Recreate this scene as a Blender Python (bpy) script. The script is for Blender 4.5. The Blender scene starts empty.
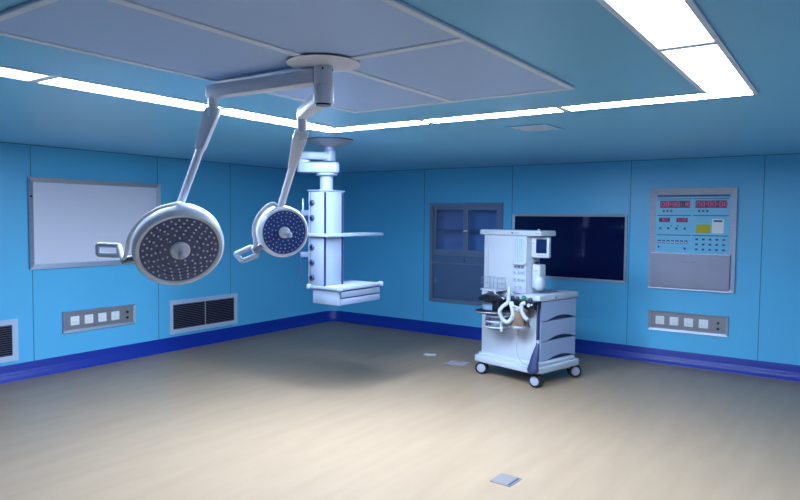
import bpy, bmesh, math, random
from mathutils import Vector, Matrix, Quaternion
random.seed(4)
COL = bpy.context.scene.collection
PI = math.pi
CEIL = 2.417

# ------------------------------------------------------------------ materials
def lin(c):
    return tuple(((v/255)/12.92 if v/255 <= .04045 else ((v/255+.055)/1.055)**2.4) for v in c) + (1,)
def mat(name, rgb, rough=.5, metal=0.0, spec=.5, **k):
    m = bpy.data.materials.new(name); m.use_nodes = True
    b = m.node_tree.nodes['Principled BSDF']
    b.inputs['Base Color'].default_value = lin(rgb)
    b.inputs['Roughness'].default_value = rough
    b.inputs['Metallic'].default_value = metal
    b.inputs['Specular IOR Level'].default_value = spec
    for key, val in k.items():
        b.inputs[key.replace('_', ' ')].default_value = val
    return m
def vary(m, rgb2, scale=3, detail=3, lo=.35, hi=.7, stretch=(1, 1, 1), bump=0.0):
    """blend the base colour with a second colour through object-space noise"""
    nt = m.node_tree; b = nt.nodes['Principled BSDF']
    c1 = tuple(b.inputs['Base Color'].default_value)
    tc = nt.nodes.new('ShaderNodeTexCoord'); mp = nt.nodes.new('ShaderNodeMapping')
    mp.inputs['Scale'].default_value = stretch
    ns = nt.nodes.new('ShaderNodeTexNoise'); ns.inputs['Scale'].default_value = scale; ns.inputs['Detail'].default_value = detail
    rp = nt.nodes.new('ShaderNodeValToRGB')
    rp.color_ramp.elements[0].position = lo; rp.color_ramp.elements[0].color = c1
    rp.color_ramp.elements[1].position = hi; rp.color_ramp.elements[1].color = lin(rgb2)
    nt.links.new(tc.outputs['Object'], mp.inputs['Vector']); nt.links.new(mp.outputs[0], ns.inputs['Vector'])
    nt.links.new(ns.outputs['Fac'], rp.inputs[0]); nt.links.new(rp.outputs[0], b.inputs['Base Color'])
    if bump:
        bp = nt.nodes.new('ShaderNodeBump'); bp.inputs['Strength'].default_value = bump; bp.inputs['Distance'].default_value = .002
        nt.links.new(ns.outputs['Fac'], bp.inputs['Height']); nt.links.new(bp.outputs[0], b.inputs['Normal'])
    return m
def glow(name, rgb, s):
    m = bpy.data.materials.new(name); m.use_nodes = True; nt = m.node_tree
    nt.nodes.remove(nt.nodes['Principled BSDF'])
    e = nt.nodes.new('ShaderNodeEmission'); e.inputs[0].default_value = lin(rgb); e.inputs[1].default_value = s
    nt.links.new(e.outputs[0], nt.nodes['Material Output'].inputs[0]); return m
def glass(name, tint, rough=.03, refl=.5):
    m = bpy.data.materials.new(name); m.use_nodes = True; nt = m.node_tree
    nt.nodes.remove(nt.nodes['Principled BSDF'])
    t = nt.nodes.new('ShaderNodeBsdfTransparent'); t.inputs[0].default_value = lin(tint)
    g = nt.nodes.new('ShaderNodeBsdfGlossy'); g.inputs['Roughness'].default_value = rough
    f = nt.nodes.new('ShaderNodeLayerWeight'); f.inputs[0].default_value = .12
    mx = nt.nodes.new('ShaderNodeMixShader')
    nt.links.new(f.outputs['Facing'], mx.inputs[0]); nt.links.new(t.outputs[0], mx.inputs[1]); nt.links.new(g.outputs[0], mx.inputs[2])
    nt.links.new(mx.outputs[0], nt.nodes['Material Output'].inputs[0]); return m

M = {}
M['wall'] = vary(mat('wall_blue_enamel', (92, 193, 241), .34, spec=.5), (94, 190, 237), 1.2)
M['seam'] = mat('seam_dark_blue', (40, 124, 172), .6)
M['ceil'] = vary(mat('ceiling_blue_enamel', (126, 198, 242), .36, spec=.5), (129, 198, 239), .9)
M['base'] = mat('base_royal_blue_vinyl', (8, 46, 156), .42)
M['floor'] = vary(mat('floor_beige_vinyl', (162, 139, 113), .40, spec=.5), (154, 131, 106), 1.6, 8, .3, .7, (5.5, .8, 1))
M['steel'] = vary(mat('brushed_steel', (176, 186, 202), .48, .6), (156, 168, 188), 9, 2, .3, .7, (1, 1, 14))
M['dark_steel'] = mat('dark_steel', (132, 146, 170), .4, .6)
M['plate'] = mat('grey_plate', (150, 150, 158), .45, .5)
M['white'] = mat('white_enamel', (184, 193, 206), .32)
M['white2'] = mat('soft_white_plastic', (182, 193, 212), .45)
M['offwhite'] = mat('offwhite_lamp_paint', (222, 226, 238), .38)
M['grey'] = mat('grey_plastic', (150, 160, 178), .45)
M['drawer'] = mat('blue_grey_drawer', (156, 174, 206), .4)
M['dshadow'] = mat('drawer_gap_shade', (40, 52, 84), .6)  # dark colour painted for the shade in drawer gaps, pulls and the slot
M['black'] = mat('black_plastic', (16, 18, 26), .35)
M['navy'] = mat('navy_cap', (26, 30, 84), .35)
M['led_face'] = mat('led_face_grey_violet', (80, 90, 132), .3)
M['led_face_blue'] = mat('led_face_blue', (52, 76, 146), .3)
M['pend'] = mat('pendant_white', (128, 142, 164), .36)
M['pend2'] = mat('pendant_pale', (120, 134, 160), .42)
M['disc'] = mat('wheel_disc_grey', (160, 168, 190), .4)
M['cab_in'] = mat('cabinet_interior', (205, 222, 240), .5)
M['led'] = mat('led_lens', (206, 218, 248), .15, .1)
M['board'] = mat('viewer_panel_white', (222, 226, 244), .35)
M['laf'] = None
M['alu'] = mat('pale_aluminium', (218, 230, 250), .45, .0)
M['vent'] = mat('vent_frame_pale_blue', (186, 206, 232), .5)
M['void'] = mat('vent_void', (8, 8, 14), .9)
M['slat'] = mat('vent_slat', (112, 112, 146), .5, .1)
M['fplate'] = mat('floor_plate_grey', (128, 124, 124), .5, .2)
M['screen'] = mat('dark_gloss_glass', (12, 20, 66), .06, spec=.5)  # navy in the base colour stands in for the room's reflection
M['mon'] = mat('monitor_screen', (14, 34, 78), .15)
M['rubber'] = mat('black_rubber', (18, 20, 28), .6)
M['bag'] = mat('dark_blue_bag', (44, 56, 96), .45)
M['amber'] = vary(mat('lime_canister', (132, 112, 96), .3), (116, 98, 84), 18)
M['clear'] = glass('clear_plastic', (222, 232, 240), .05)
M['cabglass'] = glass('cabinet_glass', (215, 228, 248), .04)
M['light'] = glow('light_diffuser', (210, 228, 255), 6.5)
M['light_bright'] = glow('light_diffuser_bright', (208, 228, 255), 118)
M['light_mid'] = glow('light_diffuser_mid', (208, 228, 255), 50)
M['light_low'] = glow('light_diffuser_low', (208, 228, 255), 8)
M['console'] = mat('console_blue_face', (120, 206, 242), .35)
M['console_dk'] = mat('console_blue_stripe', (18, 84, 150), .4)
M['disp'] = mat('display_navy', (22, 20, 74), .25)
M['red'] = glow('digit_magenta', (214, 84, 160), .42)
M['yellow'] = glow('lcd_yellow_green', (176, 190, 70), .36)
M['btn'] = mat('button_navy', (22, 70, 120), .5)
M['pale'] = mat('button_white', (244, 247, 252), .45)
M['green'] = mat('green_knob', (20, 130, 100), .4)
M['lid'] = vary(mat('console_steel_lid', (166, 168, 190), .6, .15), (160, 162, 184), 6)
M['paper'] = mat('white_paper', (226, 230, 236), .6)
M['film'] = mat('plastic_film', (206, 206, 226), .3, Alpha=.35)
M['cab_door'] = mat('cabinet_door_steel', (104, 128, 160), .3, .5)

def laf_material():
    m = mat('perforated_steel', (160, 166, 188), .5, .25)
    nt = m.node_tree; b = nt.nodes['Principled BSDF']
    tc = nt.nodes.new('ShaderNodeTexCoord'); vo = nt.nodes.new('ShaderNodeTexVoronoi')
    vo.inputs['Scale'].default_value = 75; vo.inputs['Randomness'].default_value = 0
    rp = nt.nodes.new('ShaderNodeValToRGB')
    rp.color_ramp.elements[0].position = .22; rp.color_ramp.elements[0].color = lin((128, 156, 198))
    rp.color_ramp.elements[1].position = .34; rp.color_ramp.elements[1].color = lin((172, 200, 242))
    nt.links.new(tc.outputs['Object'], vo.inputs['Vector']); nt.links.new(vo.outputs['Distance'], rp.inputs[0])
    nt.links.new(rp.outputs[0], b.inputs['Base Color']); return m
M['laf'] = laf_material()

# ------------------------------------------------------------------ mesh helpers
def new(): return bmesh.new()
def box(bm, lo, hi, bev=0.0, R=None, seg=2, mi=0):
    lo, hi = Vector(lo), Vector(hi)
    mtx = Matrix.Translation((lo+hi)/2)
    if R is not None: mtx = mtx @ R
    r = bmesh.ops.create_cube(bm, size=1.0)
    vs = r['verts']; d = hi-lo
    for v in vs: v.co = mtx @ Vector((v.co.x*d.x, v.co.y*d.y, v.co.z*d.z))
    fs = {f for v in vs for f in v.link_faces}
    for f in fs: f.material_index = mi
    if bev:
        es = list({e for v in vs for e in v.link_edges})
        rr = bmesh.ops.bevel(bm, geom=es, offset=bev, segments=seg, profile=.5, affect='EDGES')
        for f in rr['faces']: f.material_index = mi
def rbox(bm, c, s, R=None, bev=0.0, seg=2):
    c = Vector(c); s = Vector(s); box(bm, c-s/2, c+s/2, bev, R, seg)
def prism(bm, pts, h0, h1, axis='z', bev=0.0):
    """polygon pts in the plane, extruded along the axis from h0 to h1"""
    def P(p, h): return {'z': (p[0], p[1], h), 'y': (p[0], h, p[1]), 'x': (h, p[0], p[1])}[axis]
    a = [bm.verts.new(P(p, h0)) for p in pts]; b = [bm.verts.new(P(p, h1)) for p in pts]
    fs = [bm.faces.new(a), bm.faces.new(list(reversed(b)))]
    n = len(pts)
    for i in range(n): fs.append(bm.faces.new((a[(i+1) % n], a[i], b[i], b[(i+1) % n])))
    bmesh.ops.recalc_face_normals(bm, faces=fs)
    if bev:
        es = list({e for v in a+b for e in v.link_edges})
        bmesh.ops.bevel(bm, geom=es, offset=bev, segments=2, profile=.5, affect='EDGES')
def frame_of(d):
    d = Vector(d).normalized()
    return Vector((0, 0, 1)).rotation_difference(d).to_matrix().to_4x4()
def lathe(bm, prof, origin=(0, 0, 0), axis=(0, 0, 1), seg=32):
    """prof: (radius, height) pairs from one end to the other; closed where the radius is 0"""
    T = Matrix.Translation(origin) @ frame_of(axis)
    rings = []
    for r, h in prof:
        if r < 1e-6: rings.append([bm.verts.new(T @ Vector((0, 0, h)))])
        else: rings.append([bm.verts.new(T @ Vector((r*math.cos(2*PI*i/seg), r*math.sin(2*PI*i/seg), h))) for i in range(seg)])
    fs = []
    for a, b in zip(rings, rings[1:]):
        for i in range(seg):
            j = (i+1) % seg
            if len(a) == 1 and len(b) > 1: fs.append(bm.faces.new((a[0], b[j], b[i])))
            elif len(b) == 1 and len(a) > 1: fs.append(bm.faces.new((a[i], a[j], b[0])))
            elif len(a) > 1: fs.append(bm.faces.new((a[i], a[j], b[j], b[i])))
    bmesh.ops.recalc_face_normals(bm, faces=fs)
def cyl(bm, p0, p1, r0, r1=None, seg=24, rim=0.0):
    p0, p1 = Vector(p0), Vector(p1); L = (p1-p0).length; r1 = r0 if r1 is None else r1
    if rim: prof = [(0, 0), (r0-rim, 0), (r0, rim), (r1, L-rim), (r1-rim, L), (0, L)]
    else: prof = [(0, 0), (r0, 0), (r1, L), (0, L)]
    lathe(bm, prof, p0, p1-p0, seg)
def catmull(pts, n=8):
    pts = [Vector(p) for p in pts]; P = [pts[0]*2-pts[1]]+pts+[pts[-1]*2-pts[-2]]; out = []
    for i in range(1, len(P)-2):
        a, b, c, d = P[i-1:i+3]
        for k in range(n):
            t = k/n
            out.append(.5*((2*b)+(c-a)*t+(2*a-5*b+4*c-d)*t*t+(3*b-a-3*c+d)*t**3))
    out.append(pts[-1]); return out
def tube(bm, pts, r, seg=10, ribs=0.0, flat=None):
    """a swept tube with parallel-transported rings; flat=(a,b) gives an oval section"""
    pts = [Vector(p) for p in pts]; rings = []
    t0 = (pts[1]-pts[0]).normalized()
    nrm = t0.orthogonal().normalized()
    if flat: nrm = Vector(flat[2]); nrm = (nrm-t0*nrm.dot(t0)).normalized()
    prev = t0
    for i, p in enumerate(pts):
        t = (pts[min(i+1, len(pts)-1)]-pts[max(i-1, 0)]).normalized()
        q = prev.rotation_difference(t); nrm = q @ nrm; prev = t
        bn = t.cross(nrm); rr = r(i/(len(pts)-1)) if callable(r) else r
        if ribs: rr *= 1+ribs*(i % 2)
        fa, fb = (flat[0], flat[1]) if flat else (1, 1)
        rings.append([bm.verts.new(p+(nrm*math.cos(2*PI*k/seg)*fa+bn*math.sin(2*PI*k/seg)*fb)*rr) for k in range(seg)])
    fs = []
    for a, b in zip(rings, rings[1:]):
        for k in range(seg): fs.append(bm.faces.new((a[k], a[(k+1) % seg], b[(k+1) % seg], b[k])))
    fs.append(bm.faces.new(list(reversed(rings[0])))); fs.append(bm.faces.new(rings[-1]))
    bmesh.ops.recalc_face_normals(bm, faces=fs)
def frame_ring(bm, x0, x1, z0, z1, w, y0, y1, inner_y=None):
    """mitred picture frame in the xz plane; outer edge at depth y0..y1, bevelled to inner_y at the opening"""
    iy = y1 if inner_y is None else inner_y
    O = [(x0, z0), (x1, z0), (x1, z1), (x0, z1)]
    I = [(x0+w, z0+w), (x1-w, z0+w), (x1-w, z1-w), (x0+w, z1-w)]
    ob = [bm.verts.new((x, y0, z)) for x, z in O]; of = [bm.verts.new((x, y1, z)) for x, z in O]
    jf = [bm.verts.new((x, iy, z)) for x, z in I]; ib = [bm.verts.new((x, y0, z)) for x, z in I]
    fs = []
    for i in range(4):
        j = (i+1) % 4
        for A, B in ((ob, of), (of, jf), (jf, ib), (ib, ob)): fs.append(bm.faces.new((A[i], A[j], B[j], B[i])))
    bmesh.ops.recalc_face_normals(bm, faces=fs)
def obj(name, bm, m, parent=None, smooth=True, mtx=None):
    me = bpy.data.meshes.new(name)
    if smooth:
        for f in bm.faces: f.smooth = True
        for e in bm.edges:
            if len(e.link_faces) == 2 and e.calc_face_angle(0) > math.radians(38): e.smooth = False
    bm.to_mesh(me); bm.free()
    for x in (m if isinstance(m, (list, tuple)) else [m]): me.materials.append(M[x] if isinstance(x, str) else x)
    o = bpy.data.objects.new(name, me); COL.objects.link(o)
    if parent: o.parent = parent
    if mtx is not None: o.matrix_local = mtx
    return o
def tag(o, label, cat, group=None):
    o['label'] = label; o['category'] = cat
    if group: o['group'] = group
    return o
def thing(name, label, cat, loc=(0, 0, 0), rz=0, group=None):
    o = bpy.data.objects.new(name, None); COL.objects.link(o); o.empty_display_size = .1
    o.location = loc; o.rotation_euler = (0, 0, rz); return tag(o, label, cat, group)
def struct(name, bm, m, parent=None, smooth=True):
    o = obj(name, bm, m, parent, smooth)
    if not parent: o['kind'] = 'structure'
    return o
def dup(root, loc, rz, label):
    r = root.copy(); COL.objects.link(r); r.location = loc; r.rotation_euler = (0, 0, rz); r['label'] = label
    for ch in list(root.children):
        c = ch.copy(); COL.objects.link(c); c.parent = r
        for g in list(ch.children):
            d = g.copy(); COL.objects.link(d); d.parent = c
    return r

# ------------------------------------------------------------------ the room
XE, YE = 10.0, -11.4          # far ends of the room behind the camera
CR = .22                      # radius of the coved corner
bm = new(); box(bm, (-.3, YE-.1, -.1), (XE+.1, .3, 0)); struct('floor', bm, 'floor', smooth=False)
bm = new(); box(bm, (-.3, YE-.1, CEIL), (XE+.1, .3, CEIL+.1)); struct('ceiling', bm, 'ceil', smooth=False)
bm = new(); box(bm, (-.06, YE, 0), (0, -CR, CEIL)); wl = struct('wall_left', bm, 'wall', smooth=False)
# right wall with an opening for the recessed cabinet
CX0, CX1, CZ0, CZ1 = 1.91, 3.06, .49, 1.905
bm = new()
box(bm, (CR, 0, 0), (CX0, .06, CEIL)); box(bm, (CX1, 0, 0), (XE, .06, CEIL))
box(bm, (CX0, 0, 0), (CX1, .06, CZ0)); box(bm, (CX0, 0, CZ1), (CX1, .06, CEIL))
wr = struct('wall_right', bm, 'wall', smooth=False)
def corner_prism(r_out, z0, z1):
    pts = [(CR-r_out*math.sin(a), -CR+r_out*math.cos(a)) for a in [PI/2*i/12 for i in range(13)]]
    return pts
def arc(r): return [(CR-r*math.sin(PI/2*i/12), -CR+r*math.cos(PI/2*i/12)) for i in range(13)]
bm = new(); prism(bm, arc(CR)+list(reversed(arc(CR+.06))), 0, CEIL); struct('wall_corner', bm, 'wall')
bm = new(); box(bm, (XE, YE, 0), (XE+.06, 0, CEIL)); struct('wall_east', bm, 'wall', smooth=False)
bm = new(); box(bm, (0, YE-.06, 0), (XE, YE, CEIL)); struct('wall_back', bm, 'wall', smooth=False)
# panel joints
for i, y in enumerate((-2.12, -3.245, -4.727, -6.2, -7.7)):
    bm = new(); box(bm, (-.001, y-.004, .16), (.0015, y+.004, CEIL)); obj('panel_joint', bm, 'seam', wl, False)
for x in (1.79, 3.2, 4.76, 6.17, 7.6):
    bm = new(); box(bm, (x-.004, -.0015, .16), (x+.004, .001, CEIL)); obj('panel_joint', bm, 'seam', wr, False)
bm = new(); pp = [(.004+CR*0, YE)]; box(bm, (0, YE, CEIL-.007), (.004, -CR, CEIL)); box(bm, (CR, -.004, CEIL-.007), (XE, 0, CEIL))
struct('trim_1', bm, 'seam', smooth=False)

# coved vinyl base: profile (distance from wall, height)
prof = [(0, 0), (.052, 0), (.050, .006), (.040, .018), (.030, .034), (.022, .052), (.0175, .070), (.015, .080), (.011, .086), (.009, .092), (.008, .160), (.005, .168), (0, .168)]
def sweep_base(bm, path):  # path of (x, y, nx, ny): wall point and inward normal
    rings = [[bm.verts.new((x+nx*d, y+ny*d, z)) for d, z in prof] for x, y, nx, ny in path]
    fs = []
    for a, b in zip(rings, rings[1:]):
        for k in range(len(prof)):
            kk = (k+1) % len(prof); fs.append(bm.faces.new((a[k], a[kk], b[kk], b[k])))
    fs.append(bm.faces.new(rings[0])); fs.append(bm.faces.new(list(reversed(rings[-1]))))
    bmesh.ops.recalc_face_normals(bm, faces=fs)
bm = new(); sweep_base(bm, [(0, YE, 1, 0), (0, -CR, 1, 0)]); struct('baseboard_left', bm, 'base')
bm = new(); sweep_base(bm, [(CR, 0, 0, -1), (XE, 0, 0, -1)]); struct('baseboard_right', bm, 'base')
bm = new(); sweep_base(bm, [(CR-CR*math.cos(a), -CR+CR*math.sin(a), math.cos(a), -math.sin(a)) for a in [PI/2*i/12 for i in range(13)]])
struct('baseboard_corner', bm, 'base')
bm = new(); sweep_base(bm, [(XE, 0, -1, 0), (XE, YE, -1, 0)]); struct('baseboard_east', bm, 'base')
bm = new(); sweep_base(bm, [(0, YE, 0, 1), (XE, YE, 0, 1)]); struct('baseboard_back', bm, 'base')

# ------------------------------------------------------------------ ceiling lights (a ring of strip panels round the airflow ceiling)
def light_panel(x0, x1, y0, y1, label, f=.010, m='light_bright', group='ceiling light strip panels'):
    if m == 'light': f = .022
    t = thing('ceiling_light', label, 'ceiling light', ((x0+x1)/2, (y0+y1)/2, CEIL), 0, group)
    a, b = (x1-x0)/2, (y1-y0)/2
    bm = new()
    gx, gy = (f, .026) if b > a else (.026, f)       # wider bars where two panels meet
    gx, gy = (f, f) if m == 'light' else (gx, gy)
    for lo, hi in (((-a, -b), (a, -b+gy)), ((-a, b-gy), (a, b)), ((-a, -b+gy), (-a+gx, b-gy)), ((a-gx, -b+gy), (a, b-gy))):
        box(bm, (*lo, -.010), (*hi, 0))
    obj('frame', bm, 'alu', t, False)
    bm = new(); box(bm, (-a+gx, -b+gy, -.006), (a-gx, b-gy, -.0005)); obj('diffuser', bm, m, t, False)
LX0, LX1, FY0, FY1, RX0, RX1, NY = 3.325, 3.565, -4.055, -3.87, 6.245, 6.50, -7.46
light_panel(LX0, LX1, -5.16, FY0, 'narrow bright ceiling panel running toward the room corner, behind the surgical light')
light_panel(LX0, LX1, -6.27, -5.16, 'narrow bright ceiling panel left of the grey airflow grille, crossed by the lamp arm', m='light_mid')
light_panel(LX0, LX1, -7.40, -6.27, 'narrow bright ceiling panel at the left edge of the picture', m='light_low')
light_panel(LX0, 4.355, FY0, FY1, 'narrow bright ceiling panel at the corner of the light ring, above the supply pendant')
light_panel(4.355, 5.40, FY0, FY1, 'narrow bright ceiling panel in the middle of the far strip, near the small square vent')
light_panel(5.40, RX1, FY0, FY1, 'long narrow bright ceiling panel at the right end of the far strip')
light_panel(RX0, RX1, -5.14, FY0, 'short wide bright ceiling panel meeting the far strip at the right', m='light')
light_panel(RX0, RX1, -6.27, -5.14, 'wide bright ceiling panel at the top edge of the picture', m='light')
light_panel(RX0, RX1, -7.40, -6.27, 'wide bright ceiling panel overhead beyond the top edge of the picture', m='light')

# airflow ceiling
t = thing('airflow_grille', 'large grey perforated airflow ceiling of four panels above the surgical light', 'ceiling grille', (4.935, -5.735, CEIL))
LA, LB = .765, 1.17
bm = new(); w = .035
for lo, hi in (((-LA, -LB), (LA, -LB+w)), ((-LA, LB-w), (LA, LB)), ((-LA, -LB+w), (-LA+w, LB-w)), ((LA-w, -LB+w), (LA, LB-w)),
               ((-.022, -LB+w), (.022, LB-w)), ((-LA+w, -.022), (-.022, .022)), ((.022, -.022), (LA-w, .022))):
    box(bm, (*lo, -.014), (*hi, 0), .003, seg=1)
obj('frame', bm, 'alu', t, False)
for sx in (-1, 1):
    for sy in (-1, 1):
        bm = new(); xs = sorted((sx*.022, sx*(LA-w))); ys = sorted((sy*.022, sy*(LB-w)))
        box(bm, (xs[0], ys[0], -.007), (xs[1], ys[1], -.001)); obj('perforated_panel', bm, 'laf', t, False)
# small ceiling vent
t = thing('ceiling_vent', 'small pale square ceiling vent beyond the far light strip', 'vent', (4.885, -3.2, CEIL))
bm = new()
for lo, hi in (((-.17, -.19), (.17, -.165)), ((-.17, .165), (.17, .19)), ((-.17, -.165), (-.145, .165)), ((.145, -.165), (.17, .165))):
    box(bm, (*lo, -.008), (*hi, 0))
obj('frame', bm, 'ceil', t, False)
bm = new(); box(bm, (-.145, -.165, -.004), (.145, .165, -.0005)); obj('grille', bm, 'vent', t, False)

# ------------------------------------------------------------------ wall fittings; local x along the wall, -y into the room
LEFT = PI/2
def film_viewer():
    t = thing('film_viewer', 'wide white film viewer board in a steel frame on the left wall', 'viewing board', (0, -3.99, 1.125), LEFT)
    bm = new(); frame_ring(bm, -.772, .772, 0, .96, .052, 0, -.028, -.012); obj('frame', bm, 'steel', t, False)
    bm = new(); box(bm, (-.722, -.012, .05), (.722, -.001, .912)); obj('panel', bm, 'board', t, False)
    bm = new(); cyl(bm, (-.748, -.02, .76), (-.748, -.034, .76), .010); obj('switch', bm, 'black', t)
film_viewer()
def outlet_panel(name_loc, rz, label):
    t = thing('outlet_panel', label, 'outlet panel', name_loc, rz, 'steel outlet panels')
    bm = new(); frame_ring(bm, -.433, .433, 0, .235, .03, 0, -.020, -.010); obj('frame', bm, 'steel', t, False)
    bm = new(); box(bm, (-.405, -.009, .028), (.405, -.001, .207)); 
    box(bm, (-.40, -.016, .036), (.40, -.009, .042)); obj('plate', bm, 'plate', t, False)
    for k in range(4):
        x = -.298+k*.158
        s = bm = new(); rbox(bm, (x, -.013, .125), (.098, .009, .098), bev=.003)
        s = obj('socket', bm, 'pale', t)
        bm = new()
        for dx, dz, wx, wz in ((-.017, -.012, .004, .014), (.017, -.012, .004, .014), (-.012, .024, .003, .012), (.012, .024, .003, .012), (0, -.026, .012, .003)):
            rbox(bm, (x+dx, -.0178, .125+dz), (wx, .001, wz))
        obj('slots', bm, 'grey', s, False)
    for z in (.085, .150):
        bm = new(); lathe(bm, [(.014, 0), (.014, .010), (.006, .012), (0, .012)], (.328, -.009, z), (0, -1, 0), 16); obj('earth_terminal', bm, 'black', t)
    return t
op = outlet_panel((0, -3.998, .41), LEFT, 'steel outlet panel low on the left wall under the white film viewer')
dup(op, (5.44, 0, .39), 0, 'steel outlet panel low on the right wall under the control console')

def return_vent(loc, w, label):
    t = thing('return_vent', label, 'vent', loc, LEFT, 'low return air vents')
    bm = new(); frame_ring(bm, -w/2, w/2, 0, .425, .055, 0, -.016, -.012); obj('frame', bm, 'vent', t, False)
    bm = new(); box(bm, (-w/2+.053, -.002, .053), (w/2-.053, -.0005, .372)); obj('backing', bm, 'void', t, False)
    bm = new(); R = Matrix.Rotation(math.radians(-38), 4, 'X')
    n = 14
    for k in range(n):
        rbox(bm, (0, -.008, .066+k*(.295/(n-1))), (w-.112, .013, .0022), R)
    obj('louvres', bm, 'slat', t, False)
    bm = new(); rbox(bm, (0, -.014, .2125), (.010, .004, .315)); obj('mullion', bm, 'vent', t, False)
return_vent((0, -2.555, .205), 1.09, 'wide low louvred vent on the left wall between outlet panel and supply pendant')
return_vent((0, -5.43, .205), 1.09, 'louvred vent at the left edge of the picture above the blue base')

# recessed instrument cabinet
t = thing('wall_cabinet', 'recessed steel cabinet with glass sliding doors above and solid doors below', 'cabinet', (CX0, 0, CZ0))
W, Hh = CX1-CX0, CZ1-CZ0
bm = new(); D = .34
box(bm, (0.001, .002, .001), (.02, D, Hh-.001)); box(bm, (W-.02, .002, .001), (W-.001, D, Hh-.001))
box(bm, (.02, .002, .001), (W-.02, D, .02)); box(bm, (.02, .002, Hh-.02), (W-.02, D, Hh-.001)); box(bm, (.001, D, .001), (W-.001, D+.01, Hh-.001))
box(bm, (.02, .03, .53), (W-.02, D, .545)); obj('body', bm, 'cab_in', t, False)
bm = new(); frame_ring(bm, -.012, W+.012, -.012, Hh+.012, .05, .001, -.018, -.012)
box(bm, (.038, -.010, .545), (W-.038, .02, .575)); box(bm, (.038, -.010, .665), (W-.038, .02, .705)); obj('frame', bm, 'dark_steel', t, False)
bm = new(); box(bm, (.02, .06, 1.03), (W-.02, .33, 1.042)); obj('shelf', bm, 'steel', t, False)
for k in range(2):
    x0 = .040+k*.535; x1 = x0+.54; yy = .012-k*.016
    d = bm = new(); frame_ring(bm, x0, x1, .706, Hh-.038, .048, yy+.014, yy); d = obj('glass_door', bm, 'dark_steel', t, False)
    bm = new(); box(bm, (x0+.046, yy+.005, .752), (x1-.046, yy+.009, Hh-.084)); obj('pane', bm, 'cabglass', d, False)
    bm = new(); cyl(bm, (x0+.02 if k else x1-.025, yy, 1.03), (x0+.02 if k else x1-.025, yy-.010, 1.03), .014, seg=16); obj('handle', bm, 'pale', d)
    d = bm = new(); box(bm, (x0, yy, .038), (x1-.004, yy+.014, .544), .003, seg=1); d = obj('door', bm, 'cab_door', t, False)
    bm = new(); xh = x1-.05 if k else x0+.04
    rbox(bm, (xh, yy-.004, .30), (.018, .008, .07), bev=.003); obj('handle', bm, 'steel', d)
    bm = new(); box(bm, (.040+k*.537, -.004, .577), (.040+k*.537+.532, .012, .663), .003, seg=1); obj('drawer', bm, 'cab_door', t, False)

# dark glass panel
t = thing('wall_screen', 'wide black glass screen panel on the right wall behind the anaesthesia machine', 'screen', (3.22, 0, .925))
bm = new(); frame_ring(bm, 0, 1.515, 0, .84, .030, 0, -.022, -.016); obj('frame', bm, 'steel', t, False)
bm = new(); box(bm, (.028, -.012, .028), (1.487, -.001, .812)); obj('glass', bm, 'screen', t, False)

# control console
t = thing('control_console', 'steel framed control console with blue panel and two digital clocks', 'control panel', (4.995, 0, .892))
W, Hh = .925, 1.175
bm = new(); frame_ring(bm, 0, W, 0, Hh, .070, 0, -.034, -.014); obj('frame', bm, 'steel', t, False)
bm = new(); box(bm, (.065, -.014, .40), (W-.065, -.001, Hh-.065)); cp = obj('control_panel', bm, 'console', t, False)
X0, X1 = .068, W-.068; XM = (X0+X1)/2
def cbox(name, x0, x1, z0, z1, m, y=-.014, d=.002, bev=0, parent=None):
    bm = new(); box(bm, (x0, y-d, z0), (x1, y, z1), bev, seg=1); return obj(name, bm, m, parent or t, False)
cbox('title_strip', X0+.01, X1-.005, 1.078, 1.102, 'console_dk')
cbox('divider', X0+.015, XM-.01, 1.052, 1.060, 'console_dk'); cbox('divider', XM+.01, X1-.015, 1.052, 1.060, 'console_dk')
cbox('divider', X0+.015, XM-.01, .858, .868, 'console_dk'); cbox('divider', XM+.01, X1-.015, .858, .868, 'console_dk')
cbox('divider', X0+.015, XM-.01, .630, .640, 'console_dk'); cbox('divider', XM+.01, X1-.015, .630, .640, 'console_dk')
SEG = {'0': 'abcdef', '1': 'bc', '3': 'abgcd', '5': 'afgcd', '6': 'afgedc', '8': 'abcdefg'}
def digits(s, x, z, w, h, parent, m='red', y=-.0205):
    tk = w*.2
    for ch in s:
        bm = new()
        if ch == ':':
            rbox(bm, (x+w*.16, y, z+h*.3), (tk, .001, tk)); rbox(bm, (x+w*.16, y, z+h*.7), (tk, .001, tk)); x += w*.5
            obj('colon', bm, m, parent, False); continue
        for q in SEG[ch]:
            c = {'a': (.5, 1), 'g': (.5, .5), 'd': (.5, 0), 'f': (0, .75), 'b': (1, .75), 'e': (0, .25), 'c': (1, .25)}[q]
            hor = q in 'agd'
            rbox(bm, (x+w*.72*c[0]+tk/2, y, z+tk/2+(h-tk)*c[1]), (w*.60 if hor else tk, .001, tk if hor else h*.42))
        obj('digit', bm, m, parent, False); x += w*1.08
for xc, s in ((X0+.045, '08:30:16'), (XM+.035, '00:00:00')):
    d = cbox('clock_display', xc, xc+.325, .952, 1.035, 'disp', d=.006)
    digits(s, xc+.012, .967, .044, .054, d)
    for k in range(3): cbox('button', xc+.03+k*.042, xc+.052+k*.042, .905, .927, 'btn', d=.004)
for xc, s in ((X0+.038, '16:5'), (X0+.232, '50:8')):
    d = cbox('small_display', xc, xc+.118, .785, .835, 'disp', d=.005)
    digits(s.replace(':', ''), xc+.012, .794, .030, .034, d, y=-.0195)
for k in range(4):
    cbox('button', X0+.04+k*.09, X0+.065+k*.09, .700, .724, 'btn', d=.004)
for k in range(2): cbox('button', X0+.165+k*.075, X0+.180+k*.075, .736, .748, 'btn', d=.004)
cbox('lcd_display', XM+.05, XM+.195, .665, .762, 'yellow', d=.004)
kp = cbox('intercom', XM+.215, XM+.335, .665, .825, 'pale', d=.010)
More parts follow.
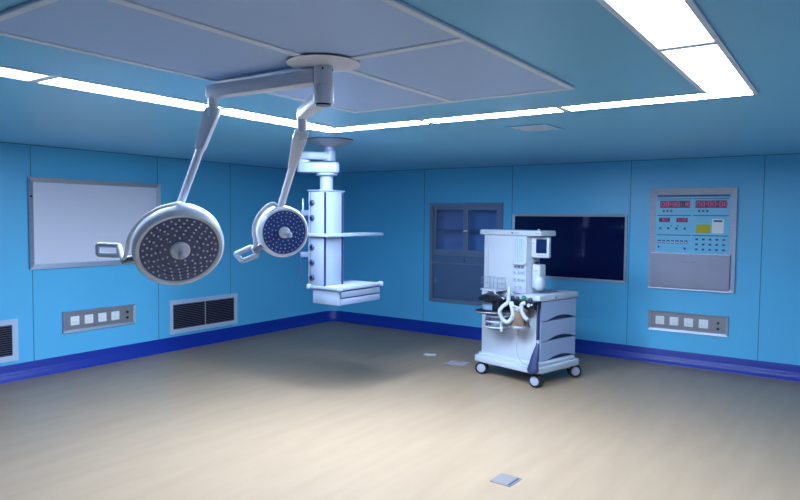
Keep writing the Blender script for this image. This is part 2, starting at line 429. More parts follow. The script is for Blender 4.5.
cbox('intercom_slot', XM+.230, XM+.320, .792, .812, 'btn', y=-.024, d=.001, parent=kp)
for k in range(7):
    cbox('switch', X0+.030+k*.049, X0+.062+k*.049, .535, .575, 'console_dk', d=.004)
    cbox('switch_cap', X0+.034+k*.049, X0+.058+k*.049, .545, .556, 'pale', y=-.018, d=.002)
cbox('button', X0+.03, X0+.052, .485, .505, 'btn', d=.004); cbox('button', X0+.315, X0+.342, .470, .492, 'btn', d=.004)
for r in range(3):
    for k in range(5): cbox('keypad_key', XM+.045+k*.070, XM+.072+k*.070, .465+r*.058, .486+r*.058, 'btn' if k < 4 else 'console_dk', d=.004)
bm = new(); box(bm, (.034, -.050, .020), (W-.050, -.013, .425), .006, seg=2); ld = obj('lid', bm, 'lid', t)
bm = new(); box(bm, (.030, -.058, .415), (W-.046, -.013, .430), .003, seg=1); obj('lid_edge', bm, 'alu', ld)
bm = new(); tube(bm, catmull([(.385, -.050, .335), (.40, -.056, .325), (.46, -.057, .320), (.50, -.056, .325), (.515, -.050, .335)], 4), .0035, 8)
cyl(bm, (.512, -.05, .33), (.512, -.06, .33), .010, seg=12); obj('handle', bm, 'dark_steel', ld)

# ------------------------------------------------------------------ floor pieces
t = thing('floor_outlet', 'small steel floor outlet plate set in the beige floor in the foreground', 'floor outlet', (5.172, -4.231, 0), math.radians(-3))
bm = new(); box(bm, (-.075, -.082, 0), (.075, .082, .005), .002, seg=1); obj('plate', bm, 'fplate', t)
bm = new(); box(bm, (.050, -.070, .005), (.064, .070, .0062)); obj('slot', bm, 'dshadow', t, False)
bm = new(); box(bm, (-.062, -.066, .005), (.044, .066, .0068), .001, seg=1); obj('cover', bm, 'fplate', t)
def sheet(name, w, h, z, m, label, cat, loc, rz, wob):
    bm = new(); n = 6; g = [[bm.verts.new(((i/n-.5)*w, (j/n-.5)*h, .002+wob*(math.sin(i*1.7+j)+1)*(.5+.5*math.cos(j*2.1)))) for j in range(n+1)] for i in range(n+1)]
    for i in range(n):
        for j in range(n): bm.faces.new((g[i][j], g[i+1][j], g[i+1][j+1], g[i][j+1]))
    o = obj(name, bm, m); o.location = loc; o.rotation_euler.z = rz
    s = o.modifiers.new('thickness', 'SOLIDIFY'); s.thickness = .0012; s.offset = 1
    return tag(o, label, cat)
sheet('paper_sheet', .15, .12, 0, 'paper', 'small white paper lying on the floor left of the machine', 'paper', (2.735, -1.30, 0), .4, .002)
sheet('plastic_film', .26, .22, 0, 'film', 'crumpled clear plastic film on the floor beside the left caster', 'plastic film', (3.25, -1.55, 0), .2, .009)

# ------------------------------------------------------------------ surgical light
HUB = Vector((4.938, -5.747, 0))
sl = thing('surgical_light', 'ceiling mounted surgical light with two round LED heads on jointed arms', 'surgical light', (HUB.x, HUB.y, CEIL))
def rel(p): return Vector(p)-Vector((HUB.x, HUB.y, CEIL))
bm = new(); lathe(bm, [(0, -.0145), (.168, -.0145), (.170, -.017), (.158, -.020), (.055, -.030), (0, -.030)], seg=48); obj('ceiling_flange', bm, 'offwhite', sl)
bm = new(); lathe(bm, [(0, -.028), (.044, -.028), (.044, -.112), (.042, -.114), (.042, -.117), (0, -.117)]); hub = obj('hub', bm, 'offwhite', sl)
for a in (-.95, .35):
    bm = new(); cyl(bm, (.043*math.cos(a), .043*math.sin(a), -.045), (.046*math.cos(a), .046*math.sin(a), -.045), .005, seg=10); obj('screw', bm, 'black', hub)
for a in (-1.5, -.2):
    bm = new(); cyl(bm, (.043*math.cos(a), .043*math.sin(a), -.135), (.046*math.cos(a), .046*math.sin(a), -.135), .004, seg=10); obj('screw', bm, 'black', hub)
bm = new(); lathe(bm, [(0, -.117), (.046, -.117), (.047, -.19), (.044, -.198), (0, -.198)]); h2 = obj('lower_hub', bm, 'offwhite', sl)
bm = new(); lathe(bm, [(0, -.198), (.038, -.198), (.036, -.206), (0, -.207)]); obj('end_cap', bm, 'navy', h2)
def swivel(z, end, w, h):
    """horizontal boxy arm from hub to elbow plus the short vertical dropper"""
    a = Vector((HUB.x, HUB.y, z)); e = Vector((end[0], end[1], z)); d = (e-a); L = d.length; ang = math.atan2(d.y, d.x)
    R = Matrix.Rotation(ang, 4, 'Z'); bm = new()
    pts = [(.03, -w*.55), (L-w*.4, -w*.42), (L+w*.35, -w*.38), (L+w*.45, -w*.2), (L+w*.45, w*.2), (L+w*.35, w*.38), (L-w*.4, w*.42), (.03, w*.55)]
    prism(bm, pts, -h/2, h/2, bev=.008)
    bmesh.ops.transform(bm, matrix=Matrix.Translation(rel(a)) @ R, verts=bm.verts); return bm
E1 = Vector((4.199, -5.779, 2.35)); E2 = Vector((4.515, -5.446, 2.25))
obj('swivel_arm', swivel(2.345, E1, .075, .066), 'offwhite', sl)
obj('swivel_arm', swivel(2.250, E2, .066, .060), 'offwhite', sl)
def spring(E, zb, tip, side):
    """dropper, knuckle and sprung arm as one arm"""
    top = rel((E.x, E.y, E.z-.02)); kn = rel((E.x, E.y, zb)); tp = rel(tip)
    d = (tp-kn).normalized(); R = frame_of(d)
    bm = new(); cyl(bm, top, kn+Vector((0, 0, -.03)), .026, seg=20, rim=.004); obj('dropper', bm, 'offwhite', sl)
    bm = new(); L = (tp-kn).length
    # tapered box housing for the upper 40 percent, then a slim tube
    prof2 = [(-.042, -.02), (.030, -.035), (.031, .03), (.022, L*.40), (-.024, L*.42), (-.046, .03)]
    a = [(p[0], p[1]) for p in prof2]
    prism(bm, a, -.024, .024, axis='y', bev=.007)
    sidev = Vector(side); yv = d.cross(sidev).normalized(); xv = yv.cross(d)
    Mx = Matrix((xv, yv, d)).transposed().to_4x4(); 
    bmesh.ops.transform(bm, matrix=Matrix.Translation(kn) @ Mx, verts=bm.verts)
    hs = obj('spring_arm', bm, 'offwhite', sl)
    bm = new(); cyl(bm, kn+d*L*.36, tp, .0215, .0195, seg=18, rim=.003); obj('arm_tube', bm, 'offwhite', hs)
    bm = new(); pv = kn-xv*.012+d*.012
    for s in (-1, 1): cyl(bm, pv+yv*.022*s, pv+yv*.030*s, .013, seg=16, rim=.002)
    obj('pivot_bolt', bm, 'alu', hs)
T1 = Vector((4.125, -5.930, 1.760)); T2 = Vector((4.225, -5.325, 1.742))
CAMR = Vector((.8193, .5733, .009))
spring(E1, 2.235, T1, CAMR); spring(E2, 2.135, T2, CAMR)
def lamp_head(c, n, R, yoke_pts, grip, knob_len, dots, fy, face='led_face', gr=.013):
    c = rel(c); n = Vector(n).normalized(); B = frame_of(n); Mx = Matrix.Translation(c) @ B; inv = Mx.inverted()
    def L(p): return inv @ rel(p)
    bm = new()
    lathe(bm, [(0, -.004), (R*.855, -.004), (R*.865, .004), (R*.93, .006), (R*.98, -.004), (R, -.022), (R, -.080), (R*.95, -.108), (R*.74, -.130), (R*.3, -.138), (0, -.140)], seg=64)
    h = obj('lamp_head', bm, 'offwhite', sl, mtx=Mx)
    bm = new(); lathe(bm, [(0, 0), (R*.85, 0), (R*.85, -.003), (0, -.003)], seg=64); obj('led_face', bm, face, h)
    bm = new()
    for k, (rr, n_) in enumerate(dots):
        for i in range(n_):
            a = 2*PI*i/n_+k*.35
            lathe(bm, [(R*.026, 0), (R*.023, .003), (R*.010, .005), (0, .0055)], (R*rr*math.cos(a), R*rr*math.sin(a), 0), (0, 0, 1), 8)
    obj('led_lenses', bm, 'led', h)
    bm = new()
    for rr in fy: lathe(bm, [(R*(rr-.004), 0), (R*(rr-.004), .0016), (R*(rr+.004), .0016), (R*(rr+.004), 0)], seg=64)
    obj('face_rings', bm, 'navy', h)
    bm = new(); lathe(bm, [(R*.225, 0), (R*.22, .010), (R*.19, .017), (R*.08, .020), (0, .020)], seg=32); obj('center_cap', bm, 'offwhite', h)
    bm = new(); lathe(bm, [(.013, .028), (.013, knob_len-.012), (.017, knob_len-.008), (.017, knob_len-.002), (.012, knob_len+.003), (0, knob_len+.004)], seg=20); obj('center_handle', bm, 'white2', h)
    # yoke: flat curved arm from the sprung arm tip round the rim to the side pivot
    a0, a1 = L(yoke_pts[0]), L(yoke_pts[-1]); t0, t1 = math.atan2(a0.y, a0.x), math.atan2(a1.y, a1.x)
    if t1-t0 > PI: t1 -= 2*PI
    if t0-t1 > PI: t1 += 2*PI
    ry = R+.022; mid = [Vector((ry*math.cos(t0+(t1-t0)*f), ry*math.sin(t0+(t1-t0)*f), -.045+.03*f)) for f in (.12, .3, .5, .7, .88)]
    pe = Vector((math.cos(t1), math.sin(t1), 0))*(R+.045)+Vector((0, 0, -.03))
    pts = catmull([a0]+mid+[pe], 6)
    bm = new(); tube(bm, pts, .0105, 10, flat=(.75, 1.15, (0, 0, 1))); obj('yoke', bm, 'offwhite', h)
    pv = pe; inw = Vector((-pv.x, -pv.y, 0)).normalized()
    bm = new(); cyl(bm, pv-inw*.008, pv+inw*(max(.02, math.hypot(pv.x, pv.y)-R*.95)), .016, .020, seg=18, rim=.003); obj('pivot_joint', bm, 'dark_steel', h)
    # rectangular loop handle
    g = [L(p) for p in grip]; bm = new()
    closed = [g[0], g[1], g[2], g[3], g[0]]
    for p, q in zip(closed, closed[1:]): cyl(bm, p, q, gr, seg=12, rim=.002)
    for p in g[:4]: lathe(bm, [(0, -.0115), (.008, -.008), (.0115, 0), (.008, .008), (0, .0115)], p, (0, 0, 1), 10)
    cyl(bm, pe, g[1], .012, seg=12, rim=.002); obj('grip_handle', bm, 'white2', h)
    return h
dots1 = [(.32, 9), (.42, 14), (.52, 17), (.61, 22), (.70, 25), (.785, 30)]
lamp_head((4.168, -5.966, 1.525), (.771, -.372, -.509), .226,
          [(4.125, -5.930, 1.765), (4.071, -5.960, 1.728), (4.001, -6.034, 1.676), (3.910, -6.100, 1.605), (3.892, -6.118, 1.560), (3.918, -6.110, 1.537)],
          [(3.796, -6.186, 1.548), (3.885, -6.124, 1.544), (3.889, -6.125, 1.493), (3.800, -6.187, 1.497), (3.918, -6.110, 1.540)], .062, dots1, (.47, .655))
dots2 = [(.35, 11), (.49, 17), (.63, 23), (.77, 29)]
lamp_head((4.258, -5.322, 1.608), (.87, -.45, -.12), .150,
          [(4.225, -5.325, 1.745), (4.228, -5.392, 1.715), (4.193, -5.42, 1.668), (4.130, -5.448, 1.570), (4.118, -5.452, 1.530), (4.160, -5.425, 1.522)],
          [(4.045, -5.500, 1.482), (4.118, -5.446, 1.523), (4.150, -5.428, 1.477), (4.078, -5.482, 1.441), (4.140, -5.440, 1.522)], .10, dots2, (.43, .71), 'led_face_blue', .015)

# ------------------------------------------------------------------ supply pendant
PX, PY = 2.95, -3.44
pd = thing('supply_pendant', 'white ceiling supply pendant with column, two shelves and drawer box by the corner', 'medical pendant', (PX, PY, CEIL))
def rp(x, y, z): return (x-PX, y-PY, z-CEIL)
bm = new(); lathe(bm, [(0, -.0005), (.225, -.0005), (.228, -.012), (.21, -.024), (.08, -.064), (.05, -.070), (0, -.070)], seg=48); obj('ceiling_flange', bm, 'pend', pd)
bm = new(); lathe(bm, [(0, -.068), (.05, -.068), (.05, -.105), (.062, -.110), (.062, -.20), (0, -.20)]); obj('mount_shaft', bm, 'pend2', pd)
def pend_arm(p, q, z0, z1, w0, w1, ext):
    p, q = Vector(p), Vector(q); d = q-p; L = d.length; ang = math.atan2(d.y, d.x); bm = new()
    pts = [(-ext, -w0*.36), (-ext+.03, -w0/2), (L-.05, -w1/2), (L+.05, -w1*.36), (L+.07, 0), (L+.05, w1*.36), (L-.05, w1/2), (-ext+.03, w0/2), (-ext, w0*.36)]
    prism(bm, pts, z0-CEIL, z1-CEIL, bev=.018)
    bmesh.ops.transform(bm, matrix=Matrix.Translation((p.x-PX, p.y-PY, 0)) @ Matrix.Rotation(ang, 4, 'Z'), verts=bm.verts); return bm
JX, JY = 2.78, -3.60
obj('upper_arm', pend_arm((PX, PY, 0), (JX, JY, 0), 2.225, 2.300, .11, .17, .05), 'pend', pd)
CXp, CYp = 2.935, -3.465
obj('lower_arm', pend_arm((CXp, CYp, 0), (JX, JY, 0), 2.105, 2.205, .21, .16, .12), 'pend', pd)
bm = new(); cyl(bm, rp(JX, JY, 2.20), rp(JX, JY, 2.23), .06); obj('arm_joint', bm, 'grey', pd)
bm = new(); lathe(bm, [(0, 0), (.095, 0), (.10, -.012), (.095, -.022), (.062, -.026), (.062, -.175), (0, -.175)], rp(CXp, CYp, 2.106)); obj('drop_shaft', bm, 'pend', pd)
# column: near corner at +x,-y
cx0, cx1, cy0, cy1, cz0, cz1 = 2.835, 3.035, -3.605, -3.325, 1.035, 1.935
bm = new(); box(bm, rp(cx0, cy0, cz0), rp(cx1, cy1, cz1), .012); col = obj('column', bm, 'pend', pd)
bm = new(); box(bm, rp(cx0-.006, cy0-.006, cz1-.002), rp(cx1+.006, cy1+.006, cz1+.012), .004, seg=1); obj('top_cap', bm, 'pend2', col)
bm = new()
box(bm, rp(cx1-.004, cy0+.002, cz0+.01), rp(cx1+.0015, cy0+.026, cz1-.01)); box(bm, rp(cx1-.004, cy1-.038, cz0+.01), rp(cx1+.0015, cy1-.012, cz1-.01))
box(bm, rp(cx0+.03, cy0-.0015, cz0+.01), rp(cx0+.034, cy0+.004, cz1-.01)); obj('rail_groove', bm, 'navy', col, False)
for z in (1.83, 1.69, 1.42, 1.28, 1.14):
    bm = new(); lathe(bm, [(.028, 0), (.028, .010), (.018, .016), (.018, .009), (0, .009)], rp(cx0+.055, cy0, z), (0, -1, 0), 18); g = obj('gas_outlet', bm, 'bag', pd)
    bm = new(); lathe(bm, [(.017, .0095), (.014, .018), (0, .018)], rp(cx0+.055, cy0, z), (0, -1, 0), 12); obj('outlet_core', bm, 'black', g)
# horizontal side rails toward the left
for z in (1.735, 1.345):
    bm = new(); box(bm, rp(cx0-.125, cy0+.03, z-.025), rp(cx0+.002, cy0+.07, z+.025), .005); 
    obj('side_bracket', bm, 'pend2', pd)
bm = new(); tube(bm, [rp(cx0-.11, cy0+.05, 1.75), rp(cx0-.11, cy0+.05, 1.87)], .010, 10); 
obj('hose_stub', bm, 'grey', pd)
bm = new(); tube(bm, catmull([rp(cx0-.11, cy0+.05, 1.33), rp(cx0-.125, cy0+.04, 1.28), rp(cx0-.135, cy0+.04, 1.18), rp(cx0-.13, cy0+.04, 1.08)], 5), .006, 8); obj('hanging_cable', bm, 'bag', pd)
def shelf(z, x0, x1, y0, y1, th):
    bm = new(); box(bm, rp(x0, y0, z-th), rp(x1, y1, z), .006); s = obj('shelf', bm, 'pend', pd)
    bm = new(); box(bm, rp(x0+.02, y0+.02, z), rp(x1-.02, y1-.02, z+.002)); obj('shelf_mat', bm, 'grey', s, False)
    bm = new(); r = .007; zz = z+.014
    P = [rp(x0+.006, y0+.006, zz), rp(x1-.006, y0+.006, zz), rp(x1-.006, y1-.006, zz)]
    return s
shelf(1.545, 2.83, 3.085, -3.63, -2.76, .028)
s2 = shelf(1.065, 2.835, 3.235, -3.615, -2.975, .028)
for (x, y) in ((3.22, -3.60), (3.22, -2.99), (2.85, -3.60)):
    bm = new(); box(bm, rp(x-.02, y-.02, 1.034), rp(x+.02, y+.02, 1.078), .006); obj('corner_bumper', bm, 'grey', s2)
bx0, bx1, by0, by1, bz0, bz1 = 2.89, 3.205, -3.60, -2.995, .900, 1.038
bm = new(); box(bm, rp(bx0, by0, bz0), rp(bx1, by1, bz1), .008); b = obj('drawer_box', bm, 'pend', pd)
for k in range(2):
    z0 = bz0+.004+k*.067
    d = bm = new(); box(bm, rp(bx1-.001, by0+.02, z0), rp(bx1+.018, by1-.01, z0+.056), .004); d = obj('drawer', bm, 'pend2', b)
    bm = new(); box(bm, rp(bx1+.0, by0+.02, z0+.056), rp(bx1+.010, by1-.01, z0+.067)); obj('drawer_gap_shade', bm, 'dshadow', b, False)  # solid dark strip standing in for the shade between drawers

# ------------------------------------------------------------------ anaesthesia machine; local x along its front, y deeper, drawers on +x
am = thing('anaesthesia_machine', 'white anaesthesia machine on casters with grey drawers and breathing circuit', 'medical machine', (4.096, -1.513, 0), math.radians(-14))
def part(name, bm, m, parent=None, smooth=True): return obj(name, bm, m, parent or am, smooth)
bm = new()
pts = [(-.44, -.33), (-.40, -.375), (-.33, -.385), (.36, -.385), (.43, -.36), (.455, -.30), (.455, .33), (.42, .39), (.36, .41), (-.36, .41), (-.42, .39), (-.44, .34)]
prism(bm, pts, .135, .200, bev=.014)
prism(bm, [(x*.93, y*.90) for x, y in pts], .195, .232, bev=.010); base = part('base', bm, 'white')
for i, (x, y, a) in enumerate(((-.345, -.34, .5), (.385, -.335, .15), (.385, .33, .9), (-.36, .33, .4))):
    bm = new(); cyl(bm, (x, y, .095), (x, y, .140), .020, seg=16); rbox(bm, (x, y, .095), (.085, .075, .035), Matrix.Rotation(a, 4, 'Z'), .014); c = part('caster', bm, 'white2')
    ax = Vector((math.sin(a)*1.0, -math.cos(a), 0)); o = Vector((x, y, .068))+Vector((math.cos(a), math.sin(a), 0))*.018
    for s in (-1, 1):
        bm = new(); lathe(bm, [(0, -.013), (.060, -.013), (.068, -.008), (.068, .008), (.060, .013), (0, .013)], o+ax*.026*s, ax, 32); w_ = obj('tyre', bm, 'rubber', c)
    for s in (-1, 1):
        bm = new(); lathe(bm, [(.046, .0), (.046, .006), (.030, .010), (0, .011)], o+ax*.039*s, ax*s, 28); obj('wheel_disc', bm, 'disc', c)
# lower body
bm = new(); box(bm, (-.395, -.275, .228), (.345, .385, .860), .012); body = part('body', bm, 'white')
bm = new(); box(bm, (.15, -.285, .858), (.392, .400, .925), .012); box(bm, (-.395, -.285, .858), (.16, .395, .912), .010); desk = part('worktop', bm, 'white')
bm = new(); box(bm, (.215, -.02, .926), (.37, .30, .930)); obj('worktop_mat', bm, 'white2', desk, False)
bm = new(); rbox(bm, (.30, .06, .934), (.012, .16, .006), bev=.002); obj('pen', bm, 'bag', desk)
bm = new(); cyl(bm, (.390, -.02, .885), (.400, -.02, .885), .012, seg=14); obj('lock', bm, 'dark_steel', desk)
# drawers with arched finger pull along the lower edge, its shade painted dark
for k in range(3):
    z1 = .852-k*.208; z0 = z1-.204
    bm = new(); n = 16; top = [(-.238+.612*i/n, z1) for i in range(n+1)]
    bot = [(-.238+.612*i/n, z0+.004+.042*max(0, math.sin(PI*min(1, max(0, (i/n-.15)/.85))))**1.0) for i in range(n+1)]
    pts = bot+list(reversed(top)); prism(bm, pts, .344, .378, axis='x')
    d = part('drawer', bm, 'drawer', smooth=False)
    bm = new(); box(bm, (.343, -.238, z0), (.354, .374, z0+.07)); obj('finger_pull', bm, 'dshadow', d, False)
bm = new(); box(bm, (.338, -.268, .235), (.370, -.252, .855), .005); part('corner_post', bm, 'navy')
# upper column
bm = new(); box(bm, (-.385, -.262, .905), (.215, -.06, 1.525), .008); col = part('upper_column', bm, 'white')
bm = new(); box(bm, (-.325, -.2645, .93), (-.320, -.261, 1.51)); obj('panel_joint', bm, 'grey', col, False)
bm = new(); box(bm, (-.43, -.285, 1.523), (.385, -.02, 1.580), .012); ts = part('top_shelf', bm, 'white')
bm = new(); rbox(bm, (.02, -.286, 1.552), (.016, .002, .018)); obj('logo_mark', bm, 'navy', ts, False)
bm = new(); rbox(bm, (.075, -.286, 1.552), (.075, .002, .008)); obj('logo_lettering', bm, 'grey', ts, False)
bm = new(); rbox(bm, (.345, -.286, 1.552), (.05, .002, .012)); obj('logo_lettering', bm, 'grey', ts, False)
bm = new(); lathe(bm, [(.014, 0), (.012, .012), (0, .018)], (.26, -.15, 1.579), (0, 0, 1), 14); obj('status_lamp', bm, 'white2', ts)
# flowmeter and gauge face at the right of the column front, slightly proud
bm = new(); box(bm, (.045, -.290, .925), (.213, -.258, 1.52), .006); gf = part('gauge_face', bm, 'white2')
bm = new(); box(bm, (.075, -.2925, 1.26), (.175, -.288, 1.492)); fm = obj('flowmeter_window', bm, 'drawer', gf, False)
bm = new()
for k in range(4): cyl(bm, (.090+k*.024, -.2935, 1.27), (.090+k*.024, -.2935, 1.482), .004, seg=8)
obj('flow_tubes', bm, 'vent', gf)
bm = new(); box(bm, (.048, -.325, 1.225), (.222, -.285, 1.243), .004); obj('ledge', bm, 'white', gf)
for k in range(3):
    bm = new(); cyl(bm, (.082+k*.046, -.289, 1.198), (.082+k*.046, -.315, 1.198), .013, .011, seg=14, rim=.003); obj('flow_knob', bm, 'dark_steel', gf)
for r in range(3):
    for k in range(3):
        if r == 2 and k == 2: continue
        big = .021 if r < 2 else (.014 if k == 0 else .027)
        gx, gz = (.072+k*.054, 1.140-r*.078) if r < 2 else (.085+k*.065, .984)
        bm = new(); lathe(bm, [(big, 0), (big, .010), (big*.80, .014), (big*.80, .010), (0, .010)], (gx, -.289, gz), (0, -1, 0), 20); g = part('gauge', bm, 'drawer')
        bm = new(); rbox(bm, (gx, -.3005, gz+.003), (.003, .001, big*.8), Matrix.Rotation(.7*k-.5, 4, 'Y')); obj('needle', bm, 'black', g, False)
# monitor on its arm under the shelf
bm = new(); T = Matrix.Translation((.305, -.16, 1.405)) @ Matrix.Rotation(math.radians(20), 4, 'Z')
box(bm, (-.098, -.025, -.105), (.090, .045, .105), .010); bmesh.ops.transform(bm, matrix=T, verts=bm.verts); mo = part('monitor', bm, 'white')
bm = new(); box(bm, (-.048, -.028, -.058), (.062, -.0245, .088)); bmesh.ops.transform(bm, matrix=T, verts=bm.verts); obj('screen', bm, 'mon', mo, False)
bm = new(); rbox(bm, (.01, -.027, -.080), (.09, .004, .008)); bmesh.ops.transform(bm, matrix=T, verts=bm.verts); obj('button_bar', bm, 'drawer', mo, False)
bm = new(); rbox(bm, (-.073, -.027, .045), (.016, .004, .014)); bmesh.ops.transform(bm, matrix=T, verts=bm.verts); obj('badge', bm, 'drawer', mo, False)
bm = new(); cyl(bm, (.092, -.033, -.060), (.092, -.010, -.060), .011, seg=14)
bmesh.ops.transform(bm, matrix=T, verts=bm.verts); obj('knob', bm, 'dark_steel', mo)
bm = new(); box(bm, (.20, -.145, 1.36), (.30, -.115, 1.44), .006); part('monitor_bracket', bm, 'grey')
# vaporiser beside the gauges
bm = new(); box(bm, (.228, -.215, .985), (.325, -.10, 1.230), .016, seg=3); vp_ = part('vaporiser', bm, 'white')
bm = new(); lathe(bm, [(0, .960), (.030, .965), (.050, .985), (.056, 1.01), (.056, 1.09), (.048, 1.105), (0, 1.108)], (.300, -.185, 0), seg=28); obj('vapour_chamber', bm, 'white2', vp_)
bm = new(); rbox(bm, (.285, -.217, 1.165), (.05, .006, .010)); obj('dial_mark', bm, 'grey', vp_, False)
bm = new(); cyl(bm, (.25, -.16, 1.228), (.25, -.16, 1.256), .020, seg=18, rim=.004); obj('vapour_knob', bm, 'navy', vp_)
bm = new(); box(bm, (.213, -.17, 1.03), (.232, -.12, 1.16)); part('vaporiser_bracket', bm, 'grey', smooth=False)
# basket on a small ledge at the front left
bm = new(); box(bm, (-.285, -.430, .935), (-.045, -.272, .948), .004); led = part('basket_shelf', bm, 'white')
bm = new(); x0, x1, y0, y1 = -.275, -.060, -.42, -.285
for z in (.952, 1.010, 1.070):
    rw = .0035 if z > 1.07 else .002
    for p, q in (((x0, y0), (x1, y0)), ((x0, y1), (x1, y1)), ((x0, y0), (x0, y1)), ((x1, y0), (x1, y1))): tube(bm, [(*p, z), (*q, z)], rw, 6)
for i in range(5):
    x = x0+(x1-x0)*i/4
    tube(bm, [(x, y0, .947), (x, y0, 1.070)], .002, 6); tube(bm, [(x, y1, .947), (x, y1, 1.070)], .002, 6)
for i in range(4):
    y = y0+(y1-y0)*i/3
    tube(bm, [(x0, y, .947), (x0, y, 1.070)], .002, 6); tube(bm, [(x1, y, .947), (x1, y, 1.070)], .002, 6)
obj('wire_basket', bm, 'grey', led)
# absorber assembly: black manifold, domed bellows, canisters
bm = new(); box(bm, (.02, -.40, .785), (.405, -.272, .868), .012); mf = part('manifold', bm, 'black')
for x in (.08, .15, .315):
    bm = new(); cyl(bm, (x, -.34, .866), (x, -.34, .896), .024, .020, seg=18, rim=.004); obj('valve_dome', bm, 'bag', mf)
bm = new(); cyl(bm, (.235, -.345, .866), (.235, -.345, .915), .022, .018, seg=16, rim=.004); obj('adjust_knob', bm, 'green', mf)
bm = new(); lathe(bm, [(.018, 0), (.018, .012), (.011, .012), (.011, .004), (0, .004)], (.345, -.40, .830), (0, -1, 0), 20); obj('port', bm, 'white2', mf)
bm = new(); lathe(bm, [(.010, 0), (.010, .010), (0, .010)], (.382, -.40, .838), (0, -1, 0), 14); obj('port', bm, 'white2', mf)
BC = (-.105, -.455)
bm = new(); lathe(bm, [(0, .915), (.06, .910), (.12, .887), (.140, .862), (.140, .848), (0, .848)], (*BC, 0), seg=40); bl = part('bellows_lid', bm, 'black')
bm = new(); lathe(bm, [(.100, .745), (.100, .848)], (*BC, 0), seg=32); obj('bellows_dome', bm, 'clear', bl)
bm = new(); lathe(bm, [(0, .747), (.086, .747)]+[(.086 if i % 2 else .074, .752+i*.0085) for i in range(10)]+[(.07, .84), (0, .842)], (BC[0]-.01, BC[1], 0), seg=28); obj('bellows', bm, 'white2', bl)
bm = new(); box(bm, (BC[0]+.05, BC[1]-.05, .735), (.03, -.30, .850), .010); obj('bellows_block', bm, 'black', bl)
bm = new(); lathe(bm, [(0, .740), (.145, .740), (.165, .735), (.165, .724), (.150, .712), (.06, .704), (0, .704)], (*BC, 0), seg=44); bt = part('bellows_base', bm, 'black')
bm = new(); lathe(bm, [(.166, .734), (.169, .729), (.169, .724), (.166, .720)], (*BC, 0), seg=44); obj('base_ring', bm, 'plate', bt)
WT = (BC[0]+.045, BC[1]+.055)
bm = new(); lathe(bm, [(.126, .706), (.124, .56), (.110, .545), (.02, .540)], (*WT, 0), seg=36); wt = part('water_trap', bm, 'clear')
for z in (.69, .635, .575):
    bm = new(); lathe(bm, [(.128, z), (.131, z-.004), (.131, z-.012), (.128, z-.016)], (*WT, 0), seg=36); obj('trap_ring', bm, 'white2', wt)
bm = new(); lathe(bm, [(0, .66), (.075, .66), (.070, .56), (0, .56)], (*WT, 0), seg=28); obj('trap_cup', bm, 'white', wt)
bm = new(); cyl(bm, (WT[0]+.10, WT[1]-.06, .53), (WT[0]+.10, WT[1]-.06, .71), .016, seg=14, rim=.003); obj('trap_tube', bm, 'white2', wt)
bm = new(); box(bm, (-.24, -.40, .680), (.06, -.272, .715), .008); part('support_bracket', bm, 'white2')
CC = (.215, -.385)
bm = new(); lathe(bm, [(0, .79), (.084, .79), (.088, .78), (.088, .61), (0, .61)], (*CC, 0), seg=36); cn = part('absorber_canister', bm, 'amber')
bm = new(); lathe(bm, [(0, .612), (.104, .612), (.110, .604), (.110, .590), (.096, .580), (0, .574)], (*CC, 0), seg=36); obj('canister_base', bm, 'plate', cn)
bm = new(); lathe(bm, [(.090, .795), (.094, .788), (.094, .770), (.090, .764)], (*CC, 0), seg=36); obj('canister_ring', bm, 'plate', cn)
bm = new(); tube(bm, catmull([(.275, -.41, .78), (.305, -.42, .75), (.308, -.42, .68), (.29, -.40, .64)], 5), .008, 8); obj('canister_handle', bm, 'bag', cn)
# corrugated hoses
def hose(pts, r, n=14, dx=0.0, dz=0.0):
    bm = new(); tube(bm, catmull([(x+dx, y, z+dz) for x, y, z in pts], n), r, 12, ribs=.16); return part('breathing_hose', bm, 'white')
hose([(-.085, -.37, 1.00), (-.07, -.40, .90), (-.05, -.44, .85), (-.085, -.49, .80), (-.105, -.50, .745), (-.070, -.49, .675), (-.010, -.485, .655), (.040, -.48, .70), (.040, -.47, .775), (.0, -.445, .83), (-.02, -.41, .845)], .019, dx=.155, dz=-.012)
hose([(.145, -.39, .845), (.150, -.44, .83), (.165, -.455, .77), (.200, -.455, .72), (.235, -.45, .69)], .020, dx=.135)
bm = new(); tube(bm, catmull([(-.20, -.40, .94), (-.10, -.42, .935), (-.05, -.44, .905), (.04, -.42, .865)], 6), .009, 8); part('thin_hose', bm, 'white2')
bm = new(); tube(bm, catmull([(.16, -.44, .83), (.21, -.45, .81), (.29, -.445, .80)], 6), .009, 8); part('thin_hose', bm, 'white2')
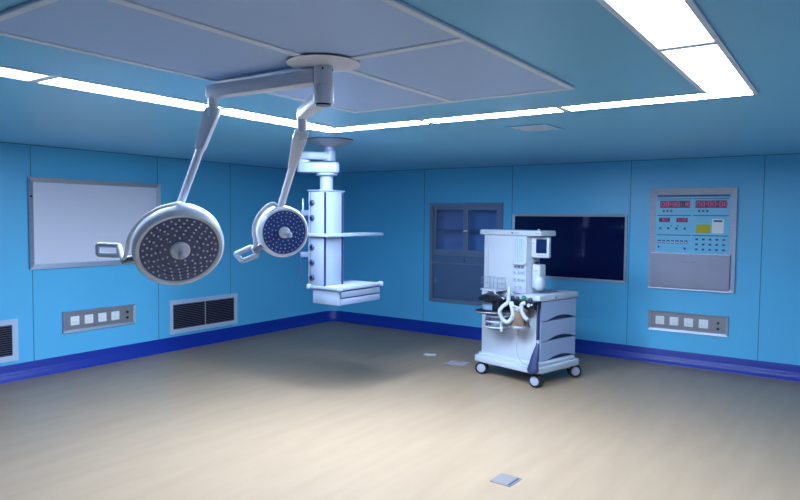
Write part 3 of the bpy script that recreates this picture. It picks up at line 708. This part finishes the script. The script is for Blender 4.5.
bm = new(); tube(bm, catmull([(.205, -.40, .575), (.205, -.40, .47), (.20, -.40, .36), (.23, -.41, .285), (.29, -.42, .245), (.37, -.42, .225), (.44, -.40, .245), (.455, -.38, .27)], 8), .0055, 8); part('drain_tube', bm, 'grey')
# breathing bag on its post at the near corner
bm = new(); tube(bm, catmull([(.365, -.30, .85), (.395, -.325, .84), (.412, -.345, .79), (.425, -.355, .60), (.435, -.360, .45)], 8), .006, 10); part('bag_post', bm, 'bag')
bm = new(); cyl(bm, (.385, -.325, .79), (.385, -.325, .85), .020, seg=16, rim=.004); part('bag_elbow', bm, 'white2')
bm = new()
rad = lambda t: .014+.046*(min(1, t/.70)**1.1)*(1 if t < .80 else max(0.05, math.sqrt(max(0, 1-((t-.80)/.20)**2))))
tube(bm, catmull([(.438, -.362, .46), (.436, -.372, .42), (.432, -.385, .37), (.426, -.397, .31), (.422, -.405, .25), (.418, -.41, .20), (.416, -.412, .175), (.416, -.413, .150)], 8), rad, 22, flat=(1.0, .62, (1, .2, 0)))
bg = part('breathing_bag', bm, 'bag')
bm = new(); cyl(bm, (.438, -.362, .455), (.437, -.360, .485), .018, seg=16, rim=.004); obj('bag_neck', bm, 'white2', bg)

# ------------------------------------------------------------------ camera, world, view
cam = bpy.data.cameras.new('camera'); co = bpy.data.objects.new('camera', cam); COL.objects.link(co)
Rv = Vector((.81929238, .57330011, .00932606)); Uv = Vector((-.03655604, .03599565, .99868312)); Fv = Vector((-.57220944, .81855439, -.05044854))
mm = Matrix((Rv, Uv, -Fv)).transposed().to_4x4(); mm.translation = (6.93998, -7.98563, 1.7)
co.matrix_world = mm
cam.sensor_width = 36; cam.lens = 641.137/800*36; cam.clip_start = .05
sc = bpy.context.scene; sc.camera = co
w = bpy.data.worlds.new('world'); sc.world = w; w.use_nodes = True
w.node_tree.nodes['Background'].inputs[0].default_value = (.02, .03, .05, 1)
w.node_tree.nodes['Background'].inputs[1].default_value = .2
sc.view_settings.view_transform = 'Standard'; sc.view_settings.look = 'None'
sc.view_settings.exposure = .24; sc.view_settings.gamma = 1; sc.view_settings.use_curve_mapping = False
